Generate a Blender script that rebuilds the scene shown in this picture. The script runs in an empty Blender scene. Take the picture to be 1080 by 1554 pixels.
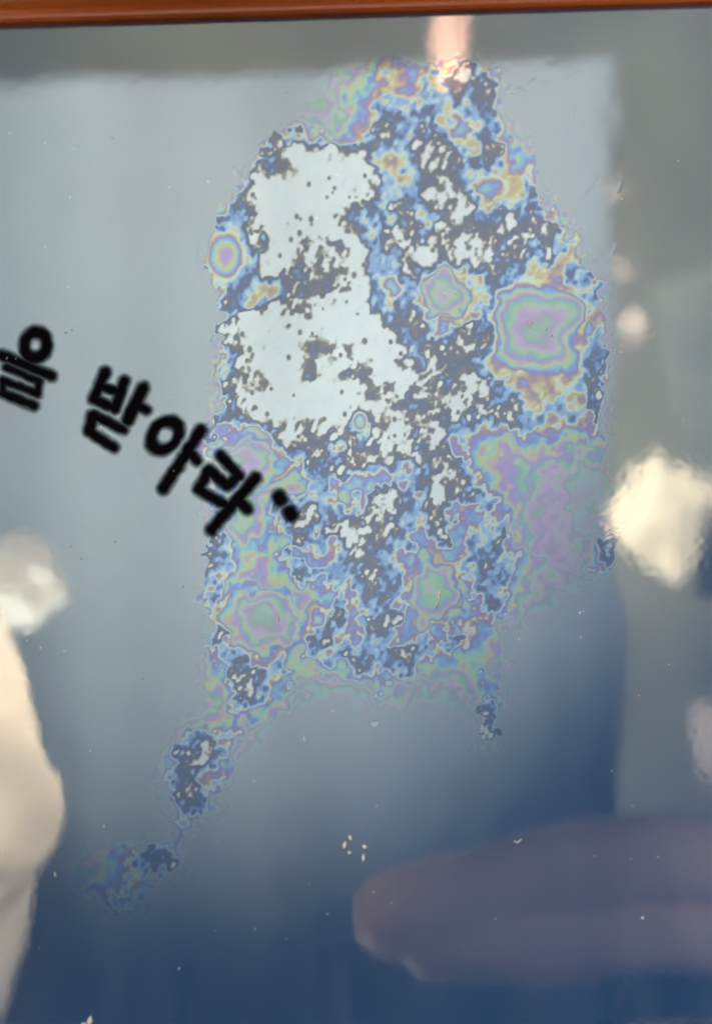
import bpy, bmesh, math, random
import numpy as np
from mathutils import Vector, Matrix

# ------------------------------------------------------------------ camera
sc = bpy.context.scene
MM = 0.001
TILT, ROLL, DIST, FPX = math.radians(22.0), math.radians(-1.75), 0.250, 2500.0
PW, PH = 1080.0, 1554.0
fw = np.array([0, math.sin(TILT), -math.cos(TILT)])
rt0 = np.array([1.0, 0, 0]); up0 = np.array([0, math.cos(TILT), math.sin(TILT)])
rt = math.cos(ROLL) * rt0 + math.sin(ROLL) * up0
up = -math.sin(ROLL) * rt0 + math.cos(ROLL) * up0
eye = -DIST * fw
cam_d = bpy.data.cameras.new('camera'); cam = bpy.data.objects.new('camera', cam_d)
sc.collection.objects.link(cam); sc.camera = cam
m = Matrix.Identity(4)
for i in range(3):
    m[i][0], m[i][1], m[i][2], m[i][3] = rt[i], up[i], -fw[i], eye[i]
cam.matrix_world = m
cam_d.sensor_fit = 'VERTICAL'; cam_d.sensor_height = 24.0; cam_d.sensor_width = 24.0 * PW / PH
cam_d.lens = FPX / PH * 24.0
cam_d.clip_start = 0.01; cam_d.clip_end = 50
cam_d.dof.use_dof = True; cam_d.dof.focus_distance = DIST
cam_d.dof.aperture_fstop = cam_d.lens / 3.9

# ------------------------------------------------------------------ world, lamps, exposure
w = bpy.data.worlds.new('World'); sc.world = w; w.use_nodes = True
w.node_tree.nodes['Background'].inputs[0].default_value = (1.0, 0.93, 0.82, 1)
w.node_tree.nodes['Background'].inputs[1].default_value = 0.015
sc.view_settings.view_transform = 'Standard'; sc.view_settings.look = 'None'
sc.view_settings.exposure = 0; sc.view_settings.gamma = 1
sc.render.engine = 'CYCLES'
sc.cycles.use_denoising = True
sc.cycles.max_bounces = 6; sc.cycles.transparent_max_bounces = 12
sc.cycles.caustics_reflective = False; sc.cycles.caustics_refractive = False

eye_m = eye * np.array([1, 1, -1]); fw_m = fw * np.array([1, 1, -1])
rt_m = rt * np.array([1, 1, -1]); up_m = up * np.array([1, 1, -1])
def seen(px, py, depth):
    """point in the room that the film mirrors at photo pixel (px, py), `depth` m along the folded view"""
    return Vector(eye_m + depth * (fw_m + (px - 540) / FPX * rt_m + (777 - py) / FPX * up_m))
def aim(o, target):
    o.rotation_euler = (Vector(target) - o.location).to_track_quat('-Z', 'Y').to_euler()
def lamp(name, kind, loc, target, energy, color, **kw):
    d = bpy.data.lights.new(name, kind); d.energy = energy; d.color = color
    for k, v in kw.items(): setattr(d, k, v)
    o = bpy.data.objects.new(name, d); sc.collection.objects.link(o)
    o.location = loc; aim(o, target); return o
# soft daylight from the side: lights the print, the frame and the hands
lamp('side_daylight', 'AREA', (-0.9, -0.5, 1.75), (0, 0, 0.0), 22, (1.0, 0.95, 0.88), shape='RECTANGLE', size=0.5, size_y=0.7)
# unseen spot added to light the blind, strongest near its top, falling off downwards
lamp('blind_fill_spot', 'SPOT', (-0.45, -1.8, 0.45), seen(570, -330, 1.2), 900, (0.90, 1.0, 0.995), spot_size=math.radians(22.9), spot_blend=1.0, shadow_soft_size=0.03)
# unseen lamp added behind the blind to light the beige wall
lamp('wall_fill', 'AREA', seen(620, 380, 1.36), seen(700, 250, 2.1), 10.5, (1.0, 0.94, 0.80), shape='RECTANGLE', size=0.2, size_y=0.2)

# ------------------------------------------------------------------ helpers
def mat(name):
    mt = bpy.data.materials.new(name); mt.use_nodes = True
    nt = mt.node_tree; nt.nodes.clear()
    out = nt.nodes.new('ShaderNodeOutputMaterial')
    return mt, nt, out
def principled(name, col, rough=0.6, spec=0.3, noise=0.0, nscale=40.0, emit=None, estr=0.0, coat=0.0, bump=0.0, sss=0.0):
    mt, nt, out = mat(name)
    b = nt.nodes.new('ShaderNodeBsdfPrincipled'); nt.links.new(b.outputs[0], out.inputs[0])
    b.inputs['Roughness'].default_value = rough; b.inputs['Specular IOR Level'].default_value = spec
    b.inputs['Coat Weight'].default_value = coat; b.inputs['Coat Roughness'].default_value = 0.08
    b.inputs['Base Color'].default_value = (*col, 1)
    if noise:
        tc = nt.nodes.new('ShaderNodeTexCoord'); n = nt.nodes.new('ShaderNodeTexNoise')
        n.inputs['Scale'].default_value = nscale; n.inputs['Detail'].default_value = 6
        nt.links.new(tc.outputs['Object'], n.inputs['Vector'])
        r = nt.nodes.new('ShaderNodeValToRGB')
        r.color_ramp.elements[0].position = 0.3; r.color_ramp.elements[1].position = 0.7
        r.color_ramp.elements[0].color = (*[c * (1 - noise) for c in col], 1)
        r.color_ramp.elements[1].color = (*[min(1, c * (1 + noise)) for c in col], 1)
        nt.links.new(n.outputs[0], r.inputs[0]); nt.links.new(r.outputs[0], b.inputs['Base Color'])
        if bump:
            bp = nt.nodes.new('ShaderNodeBump'); bp.inputs['Strength'].default_value = bump; bp.inputs['Distance'].default_value = 0.0004
            nt.links.new(n.outputs[0], bp.inputs['Height']); nt.links.new(bp.outputs[0], b.inputs['Normal'])
    if emit:
        b.inputs['Emission Color'].default_value = (*emit, 1); b.inputs['Emission Strength'].default_value = estr
    return mt
def link(o, parent=None):
    sc.collection.objects.link(o)
    if parent is not None: o.parent = parent
    return o
def tag(o, label=None, cat=None, group=None, kind=None):
    if label: o['label'] = label
    if cat: o['category'] = cat
    if group: o['group'] = group
    if kind: o['kind'] = kind
    return o
def bm_obj(name, bm, mt, parent=None, smooth=True):
    me = bpy.data.meshes.new(name); bm.to_mesh(me); bm.free()
    me.materials.append(mt)
    if smooth: me.shade_smooth()
    return link(bpy.data.objects.new(name, me), parent)

def pix_to_plane(px, py, z=0.0):
    px = np.asarray(px, float); py = np.asarray(py, float)
    d = fw[:, None] + rt[:, None] * ((px.ravel() - 540) / FPX) + up[:, None] * ((777 - py.ravel()) / FPX)
    t = (z - eye[2]) / d[2]
    return eye[0] + t * d[0], eye[1] + t * d[1]
def plane_to_pix(x, y, z=0.0):
    dx, dy, dz = x - eye[0], y - eye[1], z - eye[2]
    f = dx * fw[0] + dy * fw[1] + dz * fw[2]
    return 540 + FPX * (dx * rt[0] + dy * rt[1] + dz * rt[2]) / f, 777 - FPX * (dx * up[0] + dy * up[1] + dz * up[2]) / f

# smooth lattice noise, ~N(0,1)-ish
def gnoise(x, y, scale, seed, sy=1.0):
    rs = np.random.RandomState(seed); N = 256
    g = rs.normal(size=(N, N)).astype(np.float32)
    u = x / scale + 1000.37; v = y / (scale * sy) + 1000.71
    i = np.floor(u).astype(np.int64); j = np.floor(v).astype(np.int64)
    fu = (u - i).astype(np.float32); fv = (v - j).astype(np.float32)
    fu = fu * fu * fu * (fu * (fu * 6 - 15) + 10); fv = fv * fv * fv * (fv * (fv * 6 - 15) + 10)
    i0 = i % N; i1 = (i + 1) % N; j0 = j % N; j1 = (j + 1) % N
    a = g[j0, i0] * (1 - fu) + g[j0, i1] * fu
    b = g[j1, i0] * (1 - fu) + g[j1, i1] * fu
    return (a * (1 - fv) + b * fv) * 1.5
def sstep(a, b, x):
    t = np.clip((x - a) / (b - a), 0, 1); return t * t * (3 - 2 * t)

# ------------------------------------------------------------------ wood frame
FR_IN_Y = float(pix_to_plane([540], [15], 0.0015)[1][0])     # inner edge of the top rail
HALF_W, BOT_Y, RAIL = 0.078, -0.105, 0.022
def wood():
    mt, nt, out = mat('varnished_red_brown_wood')
    b = nt.nodes.new('ShaderNodeBsdfPrincipled'); nt.links.new(b.outputs[0], out.inputs[0])
    tc = nt.nodes.new('ShaderNodeTexCoord'); mp = nt.nodes.new('ShaderNodeMapping')
    mp.inputs['Scale'].default_value = (14, 260, 120)
    n = nt.nodes.new('ShaderNodeTexNoise'); n.inputs['Scale'].default_value = 1.0; n.inputs['Detail'].default_value = 8
    r = nt.nodes.new('ShaderNodeValToRGB')
    r.color_ramp.elements[0].color = (0.44, 0.085, 0.013, 1); r.color_ramp.elements[1].color = (0.66, 0.16, 0.028, 1)
    r.color_ramp.elements[0].position = 0.3; r.color_ramp.elements[1].position = 0.75
    nt.links.new(tc.outputs['Object'], mp.inputs[0]); nt.links.new(mp.outputs[0], n.inputs['Vector'])
    nt.links.new(n.outputs[0], r.inputs[0]); nt.links.new(r.outputs[0], b.inputs['Base Color'])
    b.inputs['Roughness'].default_value = 0.35; b.inputs['Specular IOR Level'].default_value = 0.5
    b.inputs['Coat Weight'].default_value = 0.25; b.inputs['Coat Roughness'].default_value = 0.3
    return mt
WOOD = wood()
frame = link(bpy.data.objects.new('picture_frame', None)); frame.location = (0, FR_IN_Y, -0.008)
tag(frame, 'red-brown varnished wooden picture frame holding the blue print', 'picture frame')
def rail(length):
    # moulded profile: (across, height); across 0 = inner edge, resting on the film
    prof = [(0.0, -0.0070), (0.0, 0.0009), (0.0005, 0.0014), (0.0011, 0.0015), (0.0016, 0.0012), (0.0021, 0.0016), (0.0030, 0.0026),
            (0.0048, 0.0040), (0.0085, 0.0052), (0.0140, 0.0054), (0.0190, 0.0044), (0.0215, 0.0022), (RAIL, 0.0), (RAIL, -0.0070)]
    bm = bmesh.new(); rows = []
    for s in (-1, 1):
        rows.append([bm.verts.new((s * (length / 2 + a), a, h)) for a, h in prof])     # mitred ends
    n = len(prof)
    for k in range(n):
        bm.faces.new((rows[0][k], rows[1][k], rows[1][(k + 1) % n], rows[0][(k + 1) % n]))
    bm.faces.new(rows[0]); bm.faces.new(rows[1][::-1])
    bmesh.ops.recalc_face_normals(bm, faces=bm.faces)
    return bm
Hh = FR_IN_Y - BOT_Y
for L, cx, cy, rz in ((2 * HALF_W, 0, 0, 0), (2 * HALF_W, 0, -Hh, math.pi), (Hh, -HALF_W, -Hh / 2, math.pi / 2), (Hh, HALF_W, -Hh / 2, -math.pi / 2)):
    o = bm_obj('rail', rail(L), WOOD, frame, smooth=False)
    o.location = (cx, cy, 0.008); o.rotation_euler = (0, 0, rz)
bm = bmesh.new(); bmesh.ops.create_cube(bm, size=1)
bmesh.ops.scale(bm, vec=(2 * HALF_W + 0.03, Hh + 0.03, 0.003), verts=bm.verts)
o = bm_obj('backing_board', bm, principled('brown_fibreboard', (0.2, 0.13, 0.07), 0.8, noise=0.2, nscale=300), frame, smooth=False)
o.location = (0, -Hh / 2, 0.004)

# ------------------------------------------------------------------ blue printed sheet
bm = bmesh.new(); bmesh.ops.create_cube(bm, size=1)
bmesh.ops.scale(bm, vec=(2 * HALF_W + 0.012, Hh + 0.012, 0.0006), verts=bm.verts)
sheet = bm_obj('printed_sheet', bm, principled('blue_print', (0.010, 0.098, 0.31), 0.7, 0.1, noise=0.10, nscale=22), smooth=False)
sheet.location = (0, FR_IN_Y - Hh / 2, -0.0006)
tag(sheet, 'dark blue printed sheet lying under the clear film in the wooden frame', 'print')

# ------------------------------------------------------------------ clear film: air gap under it, read off the photograph on a 20 px lattice
LEVEL = {'W': 42, 'w': 88, 'f': 138, 'g': 235, 'b': 362, 'c': 415, 'o': 492, 'v': 580, 'B': 705, 't': 840, 'y': 960,
         'k': 1140, 'T': 1390, 'K': 1630, 'X': 1980, '~': 2430, '.': 2830}
ROUGH = {'W': 24, 'w': 66, 'f': 80, 'g': 66, 'b': 62, 'c': 66, 'o': 70, 'v': 74, 'B': 80, 't': 85, 'y': 90, 'k': 90, 'T': 85, 'K': 85, 'X': 80, '~': 90, '.': 40}
MAIN = """
..........~~TyvvByyogc~.........
.........~KTyovBBbowfbc~........
.........XKtyyoBvbogfbfX........
........XKTtBocbcgobggwX........
.......~KXKyvggcbgcobbgK........
......kvtKTtBcggbgobobbtK.......
....~ogWboyBoffbgfgovggtK.......
...~bgWWWWwgwcbogffgcgWoty......
...oWggWWWWWWcvogwbwbgcoyo......
..~bWWWWWWWWWfbocgwgbovoov~.....
..ygWWWWWWWwWbobbgWwbvvoogX.....
..ogWWWWWWWWWbbfbfwwfbobbgoX....
.fbbWWWWWWWgbfcgcbgWwbfwbfgy....
.ovcgWWWWWwWbcwgwbwgwggwwgfoX...
~vtogWWWgWgWWcwWgWgwwwggfcfcoX..
gBkvbWWgwWwWWcbwWWgWWwgfwcwobk..
fvocgWWgwWgWWbbwgwgbbgwgbcoogb~.
.obgcoggwggwWgoobbBBvbwcoovvcbb.
.cgbvbgwgwwWWbcogctKvogBtBktocgX
.cgwwWwgWWWWWgbgbwvkobgyXXKTkvoX
.bwWWWWWWWWWWWfgwcBcwbgyXXXXKBoX
.cwwWWWWWwWWWWWbgbgfwggKXXXXTccX
.cwwWWWWggwgWWWwbwwwwwoBTKXKtbbg
.ogwWWWWgWWwwWWWbwgggcoyTtkkBgbg
.cgwgWWWgWWwgWWWwwbgwfooBtyBoggc
.cwwwWWWWWWWWgwwWwgwwwfbcoBocgwX
~cwwWWWWWWWWWWwggwwwwfbgwcobcogX
ofgwWWWWwWWWgWWwwwgWbwwfwcobcow~
fcoobgwwWwwbogWwgwwbcocccbovoBgX
byBKTogwbgbwbwwwgwwboBtkoBoykToX
ooTXXTbbwgbwgwwWwgwgvytktyBkkTyX
ocoXXkoogbfwbcoocwgwcotyTtKTTXTX
oBtXKktyogoovvobofwwgoBykTTTXXXk
voBTkybobooybwwfowwgfbvykTKTXXXX
TokkkoggfbcvbwwgcwwoobovTKKTXXX~
KckTyocfwcwwbwwbcgwovbbcTKKTXXyX
TfgkyoofwcwwwwwcobwBobogtKTTKXog
ogcBotBgocbwgwbbovovcbfcvKKTTkog
wgcByBvcBocgwcboBktvcwbcotKTKvog
bcotkyvfgbbbgwgoytkvbfbgtTTTKooc
bokBTktBvcbobwgboTKTobbctTKTXX~~
cokTKTTTyvcobfbcovKTtcgokTKX~~..
XgoTTXXKyofoccfcvoytocgvTXX~~~..
XfcKTXXKBgbvowgvvcBBcooKX~~~~...
ogoBkTTtofbobgoocgofovtX~.......
vobcBvBkocbfcobwgbvoBBkX~.......
BogfcobtoccowbgcfoBvtBvX~.......
kvfggobBTTTvboobgkTTyvB~........
KyowgvtTXXXXKtkTTXTXkBoTX.......
KTogbvBTXX~XXKKTXXXXTbbk~.......
"""
LOWER = """
........XKTkovBTXX..
.......XTobovTKX....
.......kcgwboTX.....
.......ybfwbBX......
......XogfooBX......
......XogfocTX......
.......kgwfvX.......
.......KcgoTX.......
.......KovTX........
...XXXKKvBX.........
~TyBvcgcoX..........
KkyBvogfvX..........
yTBoovgbvX..........
ktobcoBKTX..........
XKobcKX.............
.XTvoTX.............
"""
TAIL = """
XgcX
XgfX
TggX
~XX~
"""
NX, NY, GX0, GY0, CELL = 60, 84, -60.0, -20.0, 20.0       # lattice covers x -60..1140, y -20..1660
lev = np.full((NY, NX), float(LEVEL['.'])); rgh = np.full((NY, NX), 30.0)
def put(text, x0, y0):
    for r, line in enumerate([l.replace(' ', '') for l in text.strip('\n').split('\n')]):
        for c, ch in enumerate(line):
            jj, ii = int((y0 - GY0) / CELL) + r, int((x0 - GX0) / CELL) + c
            lev[jj, ii] = LEVEL[ch]; rgh[jj, ii] = ROUGH[ch]
put(LOWER, 100, 1080); put(TAIL, 700, 1080); put(MAIN, 300, 80)

def lattice(arr, px, py):
    u = np.clip((px - GX0) / CELL - 0.5, 1.001, NX - 3.001); v = np.clip((py - GY0) / CELL - 0.5, 1.001, NY - 3.001)
    i = np.floor(u).astype(int); j = np.floor(v).astype(int); fu = u - i; fv = v - j
    def wts(t):      # half-way between B-spline and Catmull-Rom
        b = [(1 - t) ** 3 / 6, (3 * t ** 3 - 6 * t ** 2 + 4) / 6, (-3 * t ** 3 + 3 * t ** 2 + 3 * t + 1) / 6, t ** 3 / 6]
        c = [-.5 * t + t * t - .5 * t ** 3, 1 - 2.5 * t * t + 1.5 * t ** 3, .5 * t + 2 * t * t - 1.5 * t ** 3, -.5 * t * t + .5 * t ** 3]
        return [0.4 * p + 0.6 * q for p, q in zip(b, c)]
    wu, wv = wts(fu), wts(fv); s = 0
    for a in range(4):
        for b in range(4):
            s = s + arr[j + a - 1, i + b - 1] * wu[b] * wv[a]
    return s

def seg(px, py, x0, y0, x1, y1):
    dx, dy = x1 - x0, y1 - y0; t = np.clip(((px - x0) * dx + (py - y0) * dy) / (dx * dx + dy * dy + 1e-9), 0, 1)
    return np.hypot(px - x0 - t * dx, py - y0 - t * dy)

def gap_field(px, py):
    wx = 4.5 * gnoise(px, py, 17, 1) + 2.4 * gnoise(px, py, 7, 2)
    wy = 4.5 * gnoise(px, py, 17, 3) + 2.4 * gnoise(px, py, 7, 4)
    qx, qy = px + wx, py + wy
    g = lattice(lev, qx, qy); ra = lattice(rgh, qx, qy)
    n = 0.62 * gnoise(px + .3 * py, py, 6.6, 5, 1.35) + 0.45 * gnoise(px + .3 * py, py, 14, 6, 1.3) + 0.30 * gnoise(px, py, 3.6, 7, 1.2)
    hi = sstep(300, 460, g)                                # thicker gaps vary more smoothly
    n = n * (1 - hi) + hi * (0.6 * n + 0.65 * gnoise(px, py, 15, 12))
    g = g + ra * n * 0.95
    # the film lifts off in steps; lower down it lifts faster, so the colour bands are thinner there
    xs = [0, 90, 145, 200, 270, 330, 400, 432, 470, 535, 565, 5000]
    ga = np.interp(g, xs, [20, 50, 222, 250, 300, 385, 435, 530, 635, 685, 720, 5155])
    gb = np.interp(g, xs, [20, 50, 222, 250, 300, 385, 440, 560, 745, 860, 895, 5330])
    low = sstep(600, 720, py); g = ga * (1 - low) + gb * low
    # smooth pockets of air with clean rings: (x, y, rx, ry, height)
    for cx, cy, rx, ry, H, pw, wp, nz in ((342, 388, 31, 39, 960, 1.0, .18, 0), (673, 446, 46, 40, 1350, 1.0, .5, 12), (598, 437, 18, 17, 620, 1.0, .4, 10), (815, 503, 76, 76, 1650, 1.0, .45, 22),
                                  (404, 938, 70, 62, 1600, .9, .7, 40), (658, 893, 42, 56, 1350, .9, .6, 35), (372, 700, 58, 46, 1600, .9, .7, 35), (695, 195, 17, 24, 560, 1.0, .6, 15), (739, 283, 26, 22, 560, 1.0, .6, 15)):
        qx2, qy2 = px + wx * wp, py + wy * wp
        if abs(rx - ry) < 1:       # squarish pocket
            rho = (np.abs((qx2 - cx) / rx) ** 3 + np.abs((qy2 - cy) / ry) ** 3) ** (1 / 3)
        else:
            rho = np.hypot((qx2 - cx) / rx, (qy2 - cy) / ry)
        rho = rho * (1 + (0.0 if nz == 0 else 0.09) * gnoise(px, py, 0.55 * rx, int(cx)))
        dome = 430 + H * np.clip(1 - rho ** 2, 0, 1) ** pw
        wgt = sstep(1.12, 0.86, rho)
        g = g * (1 - wgt) + dome * wgt + nz * wgt * (1.2 * n + 1.6 * gnoise(px, py, 24, int(cy)))
    # soft dark spots inside the white contact area
    for cx, cy, rx, ry, ang in ((421, 249, 24, 15, 0.0), (480, 528, 22, 17, -0.4), (470, 556, 12, 18, 0.2)):
        ca, sa = math.cos(ang), math.sin(ang); ux, uy = (px - cx) * ca + (py - cy) * sa, -(px - cx) * sa + (py - cy) * ca
        rho = np.hypot(ux / rx, uy / ry) + 0.10 * gnoise(px, py, 12, 8)
        g = np.maximum(g, 235 * sstep(1.15, 0.55, rho))
    # small round specks in the white area
    rs = np.random.RandomState(11)
    for k in range(110):
        cx = rs.uniform(345, 690); cy = rs.uniform(260, 690); r = rs.uniform(1.8, 4.5)
        sel = (np.abs(px - cx) < 12) & (np.abs(py - cy) < 14)
        g[sel] = np.maximum(g[sel], rs.uniform(215, 265) * sstep(1.5, 0.5, np.hypot((px[sel] - cx) / r, (py[sel] - cy) / (r * 1.3))))
    # a bubble over a grain, with its little tail
    rho = np.hypot((px - 546) / 13, (py - 640) / 17)
    g = np.where(rho < 1.25, np.maximum(g, 250 + 900 * np.clip(1 - rho ** 2, 0, 1)) * sstep(1.25, 1.05, rho) + g * (1 - sstep(1.25, 1.05, rho)), g)
    # isolated contact marks low on the film
    hal = np.hypot((px - 540) / 34, (py - 1288) / 34)
    marks = np.full(px.shape, 9.0)
    for cx, cy, rx, ry, a in ((523, 1282, 4, 8, .3), (531, 1272, 3.5, 7, -.3), (553, 1284, 6, 4.5, 0), (551, 1302, 3.5, 10, .1), (530, 1294, 3, 4, 0), (137, 1548, 5, 12, .2), (126, 1556, 6, 6, 0), (735, 1083, 4, 3, 0), (731, 1104, 3, 8, 0), (733, 1118, 4, 4, 0), (569, 1098, 7, 7, 0)):
        ca, sa = math.cos(a), math.sin(a); ux, uy = (px - cx) * ca + (py - cy) * sa, -(px - cx) * sa + (py - cy) * ca
        marks = np.minimum(marks, np.hypot(ux / rx, uy / ry) + 0.15 * gnoise(px, py, 5, 9))
    g = np.where(hal < 1, g * (1 - .0 * hal), g)
    mk = sstep(1.5, 0.7, marks)
    g = g * (1 - mk) + 60 * mk
    return np.clip(g, 15, 3200).astype(np.float32)

def relief(px, py):
    """film height in millimetres of slope-scaled waviness, wrinkles and scratches (returns metres)"""
    U = 1e-4                                             # one photo pixel is about 0.1 mm
    h = 0.0045 * 150 / 6 * U * gnoise(px, py, 150, 21, 1.5) + 0.0022 * 36 / 6 * U * gnoise(px, py, 36, 22, 1.5) + 0.0016 * 9 / 6 * U * gnoise(px, py, 9, 23)
    for cx, cy, rx, ry, s, sc_ in ((975, 790, 95, 130, 0.006, 15), (60, 900, 90, 120, 0.010, 13), (840, 150, 110, 70, 0.014, 11), (945, 330, 40, 120, 0.016, 14), (920, 850, 30, 60, 0.02, 9), (700, 100, 40, 60, 0.012, 9)):
        wgt = np.exp(-(((px - cx) / rx) ** 2 + ((py - cy) / ry) ** 2) * 1.2)
        h = h + 0.12 * wgt * s * sc_ / 5 * U * gnoise(px - .5 * py, py + .3 * px, sc_, int(cx))
    for x0, y0, x1, y1, wd, s in ((905, 268, 858, 342, 1.6, .06), (872, 214, 838, 262, 1.5, .03), (836, 158, 815, 190, 1.4, .03), (815, 190, 862, 224, 1.4, .025), (786, 134, 800, 142, 1.8, .08),
                                  (765, 140, 775, 130, 1.8, .08), (800, 128, 812, 120, 1.8, .06), (820, 132, 828, 122, 1.8, .05), (850, 120, 880, 108, 1.6, .03), (1030, 300, 980, 345, 1.6, .02), (985, 498, 1030, 490, 1.5, .02), (928, 388, 934, 372, 1.6, .08), (937, 290, 942, 276, 1.8, .10),
                                  (990, 535, 1040, 545, 1.5, .02), (985, 460, 1020, 452, 1.5, .02), (1070, 140, 1050, 150, 1.5, .03), (940, 100, 970, 75, 1.5, .03), (303, 362, 300, 395, 2.4, .10), (300, 395, 311, 420, 2.4, .10), (332, 332, 338, 320, 3.0, .10)):
        d = seg(px, py, x0, y0, x1, y1)
        h = h + 0.45 * s * wd * U * np.exp(-(d / wd) ** 2)
    return h

STEP = 1.55
# world spacing that gives about STEP px in the middle of the view
x0w, x1w = -0.0605, 0.0605
y1w, y0w = FR_IN_Y + 0.004, float(pix_to_plane([540], [1585])[1][0])
gx = np.linspace(x0w, x1w, int((x1w - x0w) / (STEP * 1e-4)) + 1)
gy = np.linspace(y0w, y1w, int((y1w - y0w) / (STEP * 1.04e-4)) + 1)
gx = np.concatenate([[-HALF_W - 0.005, -0.070, -0.064], gx, [0.064, 0.070, HALF_W + 0.005]])
gy = np.concatenate([[BOT_Y - 0.005, BOT_Y + 0.006, y0w - 0.004], gy])
def grid_mesh(name, X, Y, Z, keep=None):
    ny, nx = X.shape
    co = np.stack([X, Y, Z], -1).reshape(-1, 3).astype(np.float32)
    idx = np.arange(ny * nx).reshape(ny, nx)
    q = np.stack([idx[:-1, :-1], idx[:-1, 1:], idx[1:, 1:], idx[1:, :-1]], -1).reshape(-1, 4)
    sel = None
    if keep is not None:
        kf = (keep[:-1, :-1] | keep[:-1, 1:] | keep[1:, 1:] | keep[1:, :-1]).ravel()
        q = q[kf]; sel = np.unique(q); remap = np.zeros(ny * nx, int); remap[sel] = np.arange(len(sel)); q = remap[q]; co = co[sel]
    me = bpy.data.meshes.new(name)
    me.vertices.add(len(co)); me.vertices.foreach_set('co', co.ravel())
    me.loops.add(q.size); me.loops.foreach_set('vertex_index', q.ravel().astype(np.int32))
    me.polygons.add(len(q)); me.polygons.foreach_set('loop_start', np.arange(0, q.size, 4, dtype=np.int32))
    me.update(calc_edges=True); me.validate(); me.shade_smooth()
    return me, sel
XX, YY = np.meshgrid(gx, gy)
PX, PY = plane_to_pix(XX, YY)
gap = gap_field(PX, PY)
ZZ = relief(PX, PY)
me, _ = grid_mesh('clear_film', XX, YY, ZZ)
a = me.attributes.new('air_gap', 'FLOAT', 'POINT'); a.data.foreach_set('value', gap.ravel())

def film_material():
    mt, nt, out = mat('clear_film_with_air_gap'); N, L = nt.nodes.new, nt.links.new
    def mth(op, a, b=None, clamp=False):
        n = N('ShaderNodeMath'); n.operation = op; n.use_clamp = clamp
        for k, v in enumerate((a, b)):
            if v is None: continue
            if isinstance(v, (int, float)): n.inputs[k].default_value = v
            else: L(v, n.inputs[k])
        return n.outputs[0]
    at = N('ShaderNodeAttribute'); at.attribute_name = 'air_gap'; d = at.outputs['Fac']
    # two-beam interference: visibility falls with the path difference
    vis = mth('MULTIPLY', mth('EXPONENT', mth('MULTIPLY', mth('POWER', mth('DIVIDE', d, 1550.0), 1.05), -1.0)), 0.70)
    mr = N('ShaderNodeMapRange'); mr.interpolation_type = 'SMOOTHSTEP'; L(d, mr.inputs[0])
    for k, v in ((1, 2000.0), (2, 2900.0), (3, 1.0), (4, 0.0)): mr.inputs[k].default_value = v
    vis = mth('MULTIPLY', vis, mr.outputs[0])
    ch = []
    for lam in (608.0, 546.0, 462.0):
        ch.append(mth('ADD', mth('MULTIPLY', mth('COSINE', mth('MULTIPLY', d, 2 * math.pi / lam)), vis), 1.0))
    fr = N('ShaderNodeFresnel'); fr.inputs['IOR'].default_value = 1.5
    R = mth('MINIMUM', mth('MULTIPLY', fr.outputs[0], 0.25 / 0.04), 0.5)
    cc = N('ShaderNodeCombineColor')
    for k in range(3): L(mth('MULTIPLY', ch[k], R), cc.inputs[k])
    gl = N('ShaderNodeBsdfGlossy'); gl.inputs['Roughness'].default_value = 0.035; L(cc.outputs[0], gl.inputs['Color'])
    tr = N('ShaderNodeBsdfTransparent'); tc = N('ShaderNodeCombineColor')
    for k in range(3): L(mth('SUBTRACT', 1.0, mth('MULTIPLY', R, 0.6)), tc.inputs[k])
    L(tc.outputs[0], tr.inputs['Color'])
    # thin uneven film of dust and wipe marks
    tcn = N('ShaderNodeTexCoord'); mp = N('ShaderNodeMapping'); mp.inputs['Scale'].default_value = (220, 45, 1); mp.inputs['Rotation'].default_value = (0, 0, 0.25)
    n1 = N('ShaderNodeTexNoise'); n1.inputs['Scale'].default_value = 1.0; n1.inputs['Detail'].default_value = 7
    L(tcn.outputs['Object'], mp.inputs[0]); L(mp.outputs[0], n1.inputs['Vector'])
    n2 = N('ShaderNodeTexNoise'); n2.inputs['Scale'].default_value = 2600; n2.inputs['Detail'].default_value = 3; L(tcn.outputs['Object'], n2.inputs['Vector'])
    hz = mth('ADD', mth('MULTIPLY', mth('POWER', n1.outputs[0], 2.5), 0.06), mth('MULTIPLY', mth('POWER', n2.outputs[0], 3.0), 0.07))
    hc = N('ShaderNodeCombineColor')
    for k in range(3): L(hz, hc.inputs[k])
    df = N('ShaderNodeBsdfDiffuse'); L(hc.outputs[0], df.inputs['Color'])
    ad = N('ShaderNodeAddShader'); L(gl.outputs[0], ad.inputs[0]); L(tr.outputs[0], ad.inputs[1])
    ad2 = N('ShaderNodeAddShader'); L(ad.outputs[0], ad2.inputs[0]); L(df.outputs[0], ad2.inputs[1]); L(ad2.outputs[0], out.inputs[0])
    return mt
me.materials.append(film_material())
film = link(bpy.data.objects.new('clear_film', me))
tag(film, 'glossy clear film over the blue print, with rainbow-ringed contact patches', 'film')

# ------------------------------------------------------------------ black lettering printed on the film
INK, nt, out = mat('black_printing_ink')
b_ = nt.nodes.new('ShaderNodeBsdfDiffuse'); b_.inputs['Color'].default_value = (0.006, 0.005, 0.008, 1)
t_ = nt.nodes.new('ShaderNodeBsdfTransparent'); mx = nt.nodes.new('ShaderNodeMixShader'); at = nt.nodes.new('ShaderNodeAttribute'); at.attribute_name = 'ink'
nt.links.new(at.outputs['Fac'], mx.inputs[0]); nt.links.new(t_.outputs[0], mx.inputs[1]); nt.links.new(b_.outputs[0], mx.inputs[2]); nt.links.new(mx.outputs[0], out.inputs[0])
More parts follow.
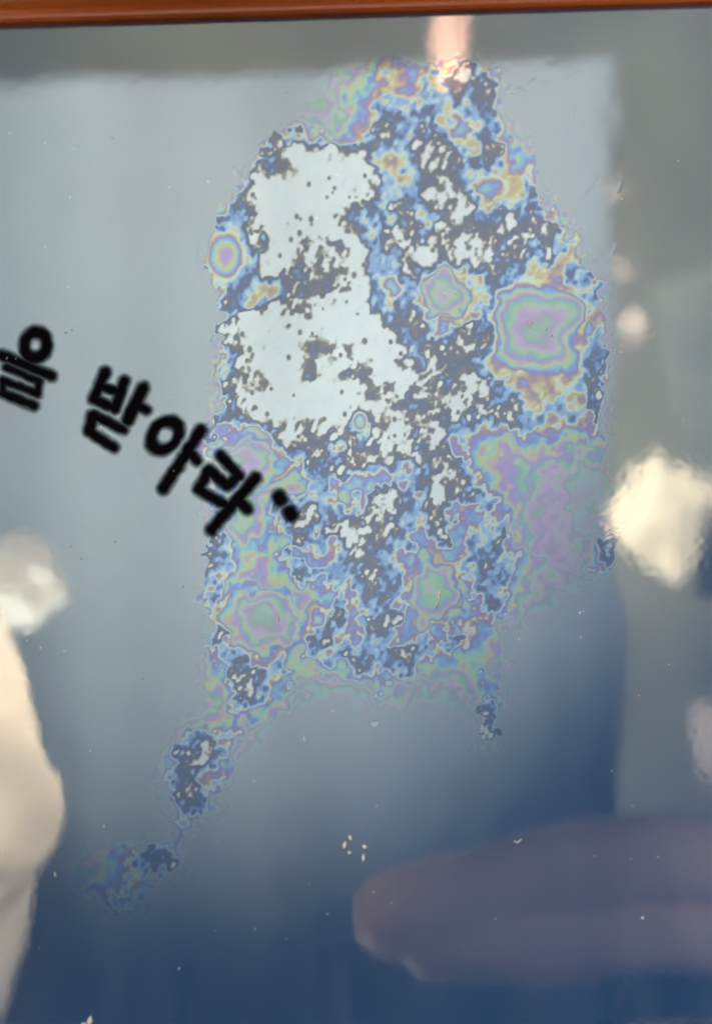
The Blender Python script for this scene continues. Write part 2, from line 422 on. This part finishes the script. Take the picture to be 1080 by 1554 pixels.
# strokes: ('s', x0, y0, x1, y1, half width) or ('r', cx, cy, ra, rb, angle, half width) in photo pixels
GLYPHS = [
    [('r', 54.5, 524, 17, 19.5, 0.2, 8.6), ('s', 3, 539, 79, 571, 6.6), ('s', 10, 557, 58, 578, 5.0), ('s', 5, 578, 57, 597, 5.4), ('s', 5, 597, 53, 616, 6.2), ('s', 60, 579, 57, 598, 5), ('s', 5, 578, 5, 597, 4.6)],
    [('s', 160, 564, 143, 606, 7.2), ('s', 189, 578, 175, 620, 7.2), ('s', 158, 588, 183, 596, 6), ('s', 143, 605, 174, 621, 6.6), ('s', 217, 589, 194, 637, 8.3), ('s', 211, 616, 223, 622, 6.4),
     ('s', 143, 630, 187, 652, 6.6), ('s', 141, 632, 136, 654, 8), ('s', 136, 655, 173, 679, 6.6)],
    [('r', 250.5, 661, 24, 18.5, -0.85, 8.2), ('s', 305, 652, 248, 742, 7.6), ('s', 290, 688, 299, 699, 7)],
    [('s', 334, 691, 364, 723, 6.6), ('s', 362, 721, 345, 738, 7), ('s', 318, 713, 345, 738, 7.2), ('s', 317, 714, 301, 743, 7.2), ('s', 301, 744, 340, 765, 6.6), ('s', 388, 725, 321, 804, 7.6), ('s', 363, 761, 375, 772, 7.8)],
    [('s', 423, 754, 425, 758, 9.3), ('s', 440, 777, 442, 781, 9.3)],
]
for gi, strokes in enumerate(GLYPHS):
    xs, ys = [], []
    for s in strokes:
        if s[0] == 's': xs += [s[1], s[3]]; ys += [s[2], s[4]]
        else: xs += [s[1] - 30, s[1] + 30]; ys += [s[2] - 30, s[2] + 30]
    cxs, cys = pix_to_plane(np.array([min(xs) - 18, max(xs) + 18]), np.array([max(ys) + 18, min(ys) - 18]))
    lx = np.arange(cxs[0], cxs[1], 1.2e-4); ly = np.arange(cys[0], cys[1], 1.2e-4)
    LX, LY = np.meshgrid(lx, ly); px, py = plane_to_pix(LX, LY)
    d = np.full(px.shape, 99.0)
    jx = px + 0.4 * gnoise(px, py, 9, 31 + gi); jy = py + 0.4 * gnoise(px, py, 9, 41 + gi)
    for s in strokes:
        if s[0] == 's': d = np.minimum(d, seg(jx, jy, *s[1:5]) - s[5] - 1.3)
        else:
            ca, sa = math.cos(s[5]), math.sin(s[5]); ux, uy = (jx - s[1]) * ca + (jy - s[2]) * sa, -(jx - s[1]) * sa + (jy - s[2]) * ca
            rho = np.hypot(ux / s[3], uy / s[4]); d = np.minimum(d, np.abs(rho - 1) * (s[3] + s[4]) / 2 - s[6] - 0.6)
    ink = (sstep(7.2, -5.8, d) ** 1.0).astype(np.float32)
    lm, sel = grid_mesh('letter', LX, LY, relief(px, py) + 0.00003, keep=ink > 0.004)
    at_ = lm.attributes.new('ink', 'FLOAT', 'POINT'); at_.data.foreach_set('value', ink.ravel()[sel])
    lm.materials.append(INK)
    link(bpy.data.objects.new('letter', lm), film)

# ------------------------------------------------------------------ dust and lint lying on the film
DUST = principled('pale_dust', (0.95, 0.95, 0.95), 0.6, 0.5, emit=None)
def speck_mesh(kind):
    bm = bmesh.new(); bmesh.ops.create_icosphere(bm, subdivisions=2, radius=1.0)
    rs = random.Random(kind)
    for v in bm.verts:
        k = 1 + 0.35 * (rs.random() - .5); v.co = Vector((v.co.x * k, v.co.y * k * (1 - .4 * abs(v.co.x)), v.co.z * k))
    me = bpy.data.meshes.new('dust_speck'); bm.to_mesh(me); bm.free(); me.materials.append(DUST); return me
SM = [speck_mesh(k) for k in range(4)]
SPECKS = [(171, 210, 2.2, 5, 85), (434, 141, 2, 5, 80), (100, 505, 3.5, 5, 40), (109, 501, 2, 5, 80), (461, 1121, 3, 6, 100), (277, 890, 2.6, 4, 20), (805, 491, 2.5, 6, 60), (837, 510, 1.8, 6, 70), (828, 500, 2, 5, 70),
          (618, 447, 2, 5, 75), (675, 447, 2, 5, 100), (690, 446, 2, 5, 60), (729, 1020, 2.2, 4, 60), (505, 1079, 3, 3, 0), (879, 930, 4, 3.5, 20), (885, 928, 2.5, 3, 0), (881, 967, 1.8, 4, 60), (787, 970, 2, 4, 50), (84, 1327, 3, 7, 100), (7, 1296, 2.5, 3, 0),
          (158, 1254, 1.8, 4, 90), (216, 1030, 2, 3, 40), (48, 1064, 3, 3, 20), (137, 1140, 2, 2.5, 0), (272, 1470, 2.4, 3.5, 60), (974, 1393, 4, 3.5, 30), (566, 1354, 2, 2.5, 0), (497, 1387, 2, 3, 40), (387, 1410, 3, 2, -30), (599, 838, 2, 5, 60), (565, 883, 2, 4, 80),
          (863, 175, 2, 5, 65), (778, 142, 2.4, 5, 60), (768, 140, 2.4, 4, 100), (793, 143, 2, 5, 60), (712, 600, 2, 4, 50), (11, 544, 1.6, 4, 80), (108, 830, 2, 4, 90), (124, 848, 2, 3, 20), (175, 822, 1.6, 3, 60), (62, 983, 2, 3, 60), (1036, 640, 3, 2, 10), (928, 1170, 2, 3, 60),
          (523, 1282, 5, 9, 70), (531, 1271, 4, 7, 110), (553, 1285, 6, 6, 0), (551, 1302, 4, 10, 85), (530, 1294, 4, 5, 20), (137, 1549, 6, 10, 80), (127, 1556, 7, 8, 30)]
_r = random.Random(4)
SPECKS += [(_r.uniform(5, 1075), _r.uniform(140, 1540), _r.uniform(.8, 1.5), _r.uniform(1.2, 2.6), _r.uniform(0, 180)) for _ in range(45)]
for k, (x, y, wd, ln, ang) in enumerate(SPECKS):
    wx_, wy_ = pix_to_plane([x], [y])
    o = link(bpy.data.objects.new('dust_speck', SM[k % 4])); o.location = (wx_[0], wy_[0], 0.00004)
    o.rotation_euler = (0, 0, math.radians(ang)); o.scale = (ln * 0.55e-4, wd * 0.55e-4, 0.9e-4)
    if 505 < x < 560 and 1265 < y < 1310 and k < 50: tag(o, 'pale fleck in the small cluster of flecks on the dark blue part', 'dust', 'flecks clustered on the dark blue part')
    elif k < 50: tag(o, 'small pale dust speck lying on the clear film', 'dust', 'dust specks on the film')
    else: tag(o, 'barely visible grain of fine dust on the clear film', 'dust', 'fine dust grains on the film')
def fibre(pts, r, label):
    bm = bmesh.new(); P = []
    for t in np.linspace(0, len(pts) - 1.001, 4 * len(pts)):
        i = int(t); f = t - i; p = pts[i]; q = pts[i + 1]; P.append((p[0] + (q[0] - p[0]) * f, p[1] + (q[1] - p[1]) * f))
    for _ in range(2):
        P = [P[0]] + [((P[i - 1][0] + P[i][0] * 2 + P[i + 1][0]) / 4, (P[i - 1][1] + P[i][1] * 2 + P[i + 1][1]) / 4) for i in range(1, len(P) - 1)] + [P[-1]]
    X, Y = pix_to_plane(np.array([p[0] for p in P]), np.array([p[1] for p in P])); rings = []
    for i in range(len(P)):
        j = min(i + 1, len(P) - 1); k = max(i - 1, 0); tx, ty = X[j] - X[k], Y[j] - Y[k]; l = math.hypot(tx, ty); nx, ny = -ty / l, tx / l
        rr = r * 1e-4 * (0.35 + 0.65 * math.sin(math.pi * (i + .5) / len(P)))
        rings.append([bm.verts.new((X[i] + nx * rr * math.cos(a), Y[i] + ny * rr * math.cos(a), 0.00005 + rr * math.sin(a))) for a in np.arange(6) * math.pi / 3])
    for a_, b2 in zip(rings, rings[1:]):
        for k in range(6): bm.faces.new((a_[k], a_[(k + 1) % 6], b2[(k + 1) % 6], b2[k]))
    bm.faces.new(rings[0][::-1]); bm.faces.new(rings[-1])
    o = bm_obj('lint_fibre', bm, DUST); tag(o, label, 'lint', 'lint fibres on the film')
fibre([(671, 893), (666, 900), (665, 910), (662, 918), (658, 924)], 1.1, 'thin S-curved lint fibre inside a rainbow-ringed pocket of the film')
fibre([(422, 933), (424, 938), (423, 944)], 1.0, 'short bent lint fibre inside a pale-ringed pocket of the film')
fibre([(779, 1276), (784, 1279), (787, 1277), (791, 1273)], 1.2, 'small tick-shaped lint fibre on the dark blue part')
fibre([(800, 486), (803, 491), (803, 503)], 1.0, 'hooked lint fibre inside the large squarish ringed pocket')

# ------------------------------------------------------------------ what the film mirrors: an added pale blind in front of a beige wall
def sheet_between(name, c, depth, mt, nx=2, ny=2, fold=0.0, thick=0.002):
    """board through four mirrored corners c = (top left, top right, bottom right, bottom left), photo px"""
    P = [seen(x, y, depth) for x, y in c]; n = -Vector(fw_m)
    bm = bmesh.new(); V = []
    for j in range(ny):
        row = []
        for i in range(nx):
            u, v = i / (nx - 1), j / (ny - 1)
            p = (P[0] * (1 - u) + P[1] * u) * (1 - v) + (P[3] * (1 - u) + P[2] * u) * v
            k = fold * (math.sin(u * 34 + .6 * math.sin(u * 11)) + .5 * math.sin(u * 15 + 1.3)) * (0.25 + (1 - u) * 1.0)
            row.append(bm.verts.new(p + n * k))
        V.append(row)
    for j in range(ny - 1):
        for i in range(nx - 1): bm.faces.new((V[j][i], V[j][i + 1], V[j + 1][i + 1], V[j + 1][i]))
    bmesh.ops.recalc_face_normals(bm, faces=bm.faces)
    g = bmesh.ops.solidify(bm, geom=bm.faces[:], thickness=thick)
    return bm_obj(name, bm, mt, smooth=False)
blind = sheet_between('blind_stand_in', [(-420, 142), (925, 90), (938, 1560), (-420, 1620)], 1.2, principled('white_blind_cloth', (0.80, 0.82, 0.80), 0.9, 0.1, noise=0.04, nscale=12), 260, 2, fold=0.0055)  # lit cloth added in place of the bright window area
tag(blind, 'pale cloth blind added to be mirrored as the big bright area on the film', 'blind')
wall = sheet_between('wall', [(-900, -700), (2000, -760), (1990, 1330), (-900, 1400)], 2.1, principled('beige_plaster', (0.50, 0.51, 0.40), 0.9, 0.1, noise=0.4, nscale=2.2), 2, 2)
tag(wall, 'beige plaster wall mirrored beside the blind', 'wall', kind='structure')

# ------------------------------------------------------------------ added glowing shapes, a hand and an arm, seen only mirrored in the film
def lump(name, cx, cy, rx, ry, depth, mt, seed=0, rough=0.12):
    bm = bmesh.new(); bmesh.ops.create_icosphere(bm, subdivisions=4, radius=1.0)
    k = depth / FPX
    from mathutils import noise as mn
    for v in bm.verts:
        f = 1 + rough * mn.noise(v.co * 1.7 + Vector((seed, 0, 0)))
        p = v.co * f
        v.co = Vector(rt_m) * (p.x * rx * k) + Vector(up_m) * (p.y * ry * k) + Vector(fw_m) * (p.z * min(rx, ry) * k)
    o = bm_obj(name, bm, mt); o.location = seen(cx, cy, depth); return o
CREAM_GLOW = principled('glowing_cream_lump', (0.8, 0.7, 0.5), 0.7, 0.2, emit=(1.0, 0.87, 0.60), estr=1.9)  # glowing lumps added for bright mirrored blobs, source unknown
o = lump('glow_lump', 1010, 770, 56, 78, 1.7, CREAM_GLOW, 5, 0.6); tag(o, 'large lumpy cream glowing shape added beside the blind for the bright blob mirrored in the film', 'glowing shape')
o = lump('glow_lump', 18, 884, 78, 62, 0.62, principled('dim_cream_glow', (0.8, 0.75, 0.6), 0.7, 0.2, emit=(1.0, 0.93, 0.76), estr=1.3), 8, 0.4); tag(o, 'small pale glowing shape added above the cream sleeve for the bright blob mirrored in the film', 'glowing shape')
WARM_GLOW = principled('warm_glow_spot', (0.7, 0.6, 0.5), 0.5, 0.3, emit=(1.0, 0.82, 0.62), estr=0.6)  # glowing shapes added for the small bright mirrored spots
for k, (x, y, rx, ry) in enumerate(((944, 288, 8, 11), (922, 302, 9, 12), (963, 492, 14, 20), (947, 404, 10, 10), (1085, 1135, 26, 60))):
    o = lump('warm_glow_spot', x, y, rx, ry, 1.6, WARM_GLOW, k, 0.1); tag(o, 'small warm glowing shape added beside the edge of the pale blind', 'bulb', 'glowing shapes added beside the blind')

def skin_body(name, chains, mt, depth, label, cat):
    """one continuous body grown along chains of (px, py, radius px, depth offset m); chain 0 starts at the root"""
    verts, edges, rad = [], [], []; first = {}
    for ch in chains:
        prev = None
        for q in ch:
            if isinstance(q, str): prev = first[q]; continue
            if len(q) == 5: first[q[4]] = len(verts)
            dd = depth + q[3]; verts.append(seen(q[0], q[1], dd)); rad.append(q[2] * depth / FPX)
            if prev is not None: edges.append((prev, len(verts) - 1))
            prev = len(verts) - 1
    me = bpy.data.meshes.new(name); me.from_pydata([tuple(v) for v in verts], edges, [])
    o = bpy.data.objects.new(name, me); sc.collection.objects.link(o)
    mo = o.modifiers.new('Skin', 'SKIN'); mo.use_smooth_shade = True
    me.skin_vertices.new() if not me.skin_vertices else None
    for i, sv in enumerate(me.skin_vertices[0].data): sv.radius = (rad[i], rad[i]); sv.use_root = (i == 0)
    su = o.modifiers.new('Subdivision', 'SUBSURF'); su.levels = 2; su.render_levels = 2
    dg = bpy.context.evaluated_depsgraph_get(); m2 = bpy.data.meshes.new_from_object(o.evaluated_get(dg))
    o.modifiers.clear(); o.data = m2; m2.materials.clear(); m2.materials.append(mt); m2.shade_smooth()
    return tag(o, label, cat)
SKIN = principled('skin', (0.62, 0.42, 0.29), 0.55, 0.3, noise=0.08, nscale=30)
PALE = principled('cream_cloth', (0.76, 0.64, 0.47), 0.55, 0.3, noise=0.08, nscale=30)
skin_body('hand', [
    [(1400, 1440, 130, 0.0, 'palm'), (1600, 1500, 100, 0.0), (1900, 1600, 115, 0.02), (2400, 1800, 135, 0.04)],
    ['palm', (1210, 1335, 78, -.01), (1000, 1300, 84, -.015), (800, 1335, 78, -.012), (630, 1385, 76, -.01), (535, 1400, 66, -.005)],
    ['palm', (1220, 1415, 84, -.01), (1000, 1405, 82, -.015), (820, 1412, 78, -.012), (680, 1420, 72, -.01), (600, 1425, 62, -.005)],
    ['palm', (1240, 1600, 70, .01), (1100, 1620, 66, .01), (990, 1625, 58, .015), (900, 1628, 46, .02)],
    ['palm', (1270, 1720, 62, .02), (1140, 1770, 56, .02), (1050, 1790, 42, .02)],
    ['palm', (1330, 1270, 72, .02), (1250, 1190, 58, .025), (1190, 1130, 48, .025), (1150, 1090, 36, .025)]],
    SKIN, 0.50, "photographer's hand with fingers held out, mirrored over the dark blue part", 'hand')
arm = skin_body('sleeved_arm', [
    [(-175, 1265, 360, 0.0, 'elbow'), (-310, 960, 290, 0.0), (-480, 600, 240, .0), (-600, 200, 250, .02)],
    ['elbow', (-290, 1560, 300, 0.0), (-470, 1900, 200, 0.0), (-640, 2240, 150, 0.0), (-700, 2380, 130, 0.0), (-760, 2560, 90, 0.0)],
    ['elbow', (-60, 1225, 150, -.03), (20, 1245, 96, -.045), (52, 1255, 66, -.05)]],
    PALE, 0.50, 'bent arm in a loose cream sleeve, mirrored large along the edge of the film', 'arm')
from mathutils import noise as mnz
for v in arm.data.vertices:
    q = v.co * 26; v.co += v.normal * 0.0035 * mnz.noise(Vector((q.x, q.y * .6, q.z)))
TUBE = principled('glowing_pink_tube', (0.8, 0.5, 0.4), 0.5, 0.3, emit=(1.0, 0.56, 0.34), estr=2.3)  # glowing tube added for a pink mirrored streak of unknown source
bm = bmesh.new(); rings = []
for t in np.linspace(0, 1, 9):
    c = seen(692 - 12 * t, -420 + 552 * t, 1.1); r = 29 * 1.1 / FPX * (1 if 0 < t < 1 else .5)
    rings.append([bm.verts.new(c + Vector(rt_m) * (r * math.cos(a)) + Vector(fw_m) * (r * math.sin(a))) for a in np.arange(16) * math.pi / 8])
for A, B in zip(rings, rings[1:]):
    for k in range(16): bm.faces.new((A[k], A[(k + 1) % 16], B[(k + 1) % 16], B[k]))
bm.faces.new(rings[0]); bm.faces.new(rings[-1][::-1]); bmesh.ops.recalc_face_normals(bm, faces=bm.faces)
o = bm_obj('streak_tube', bm, TUBE); tag(o, 'slim glowing pink tube added for the pink streak before the top of the blind', 'glowing shape')
for nm, loc, en in (('arm_fill', (-0.46, -0.02, 0.01), 7), ('arm_fill_near', (-0.24, -0.32, 0.03), 40), ('arm_fill_far', (0.14, 0.27, 0.03), 62)):  # unseen spots added to brighten the mirrored sleeve
    lamp(nm, 'SPOT', loc, seen(-190, 1240, 0.50), en, (1.0, 0.96, 0.88), spot_size=math.radians(27), spot_blend=0.9, shadow_soft_size=0.08)
lamp('low_fill_lamp', 'SPOT', (0.46, -0.03, 0.0), seen(1200, 1380, 0.50), 10.5, (0.95, 0.97, 1.0), spot_size=math.radians(36), spot_blend=1.0, shadow_soft_size=0.08)  # unseen spot added to brighten the mirrored hand
cab = sheet_between('dark_board', [(985, 430), (1500, 250), (1500, 960), (1075, 900)], 1.85, principled('dark_green_grey_board', (0.40, 0.43, 0.36), 0.8, 0.2, noise=0.2, nscale=5), thick=0.012)  # board added to darken the reflection beside the blind
tag(cab, 'dark green-grey board added before the beige wall for a dark patch mirrored beside the blind', 'board')
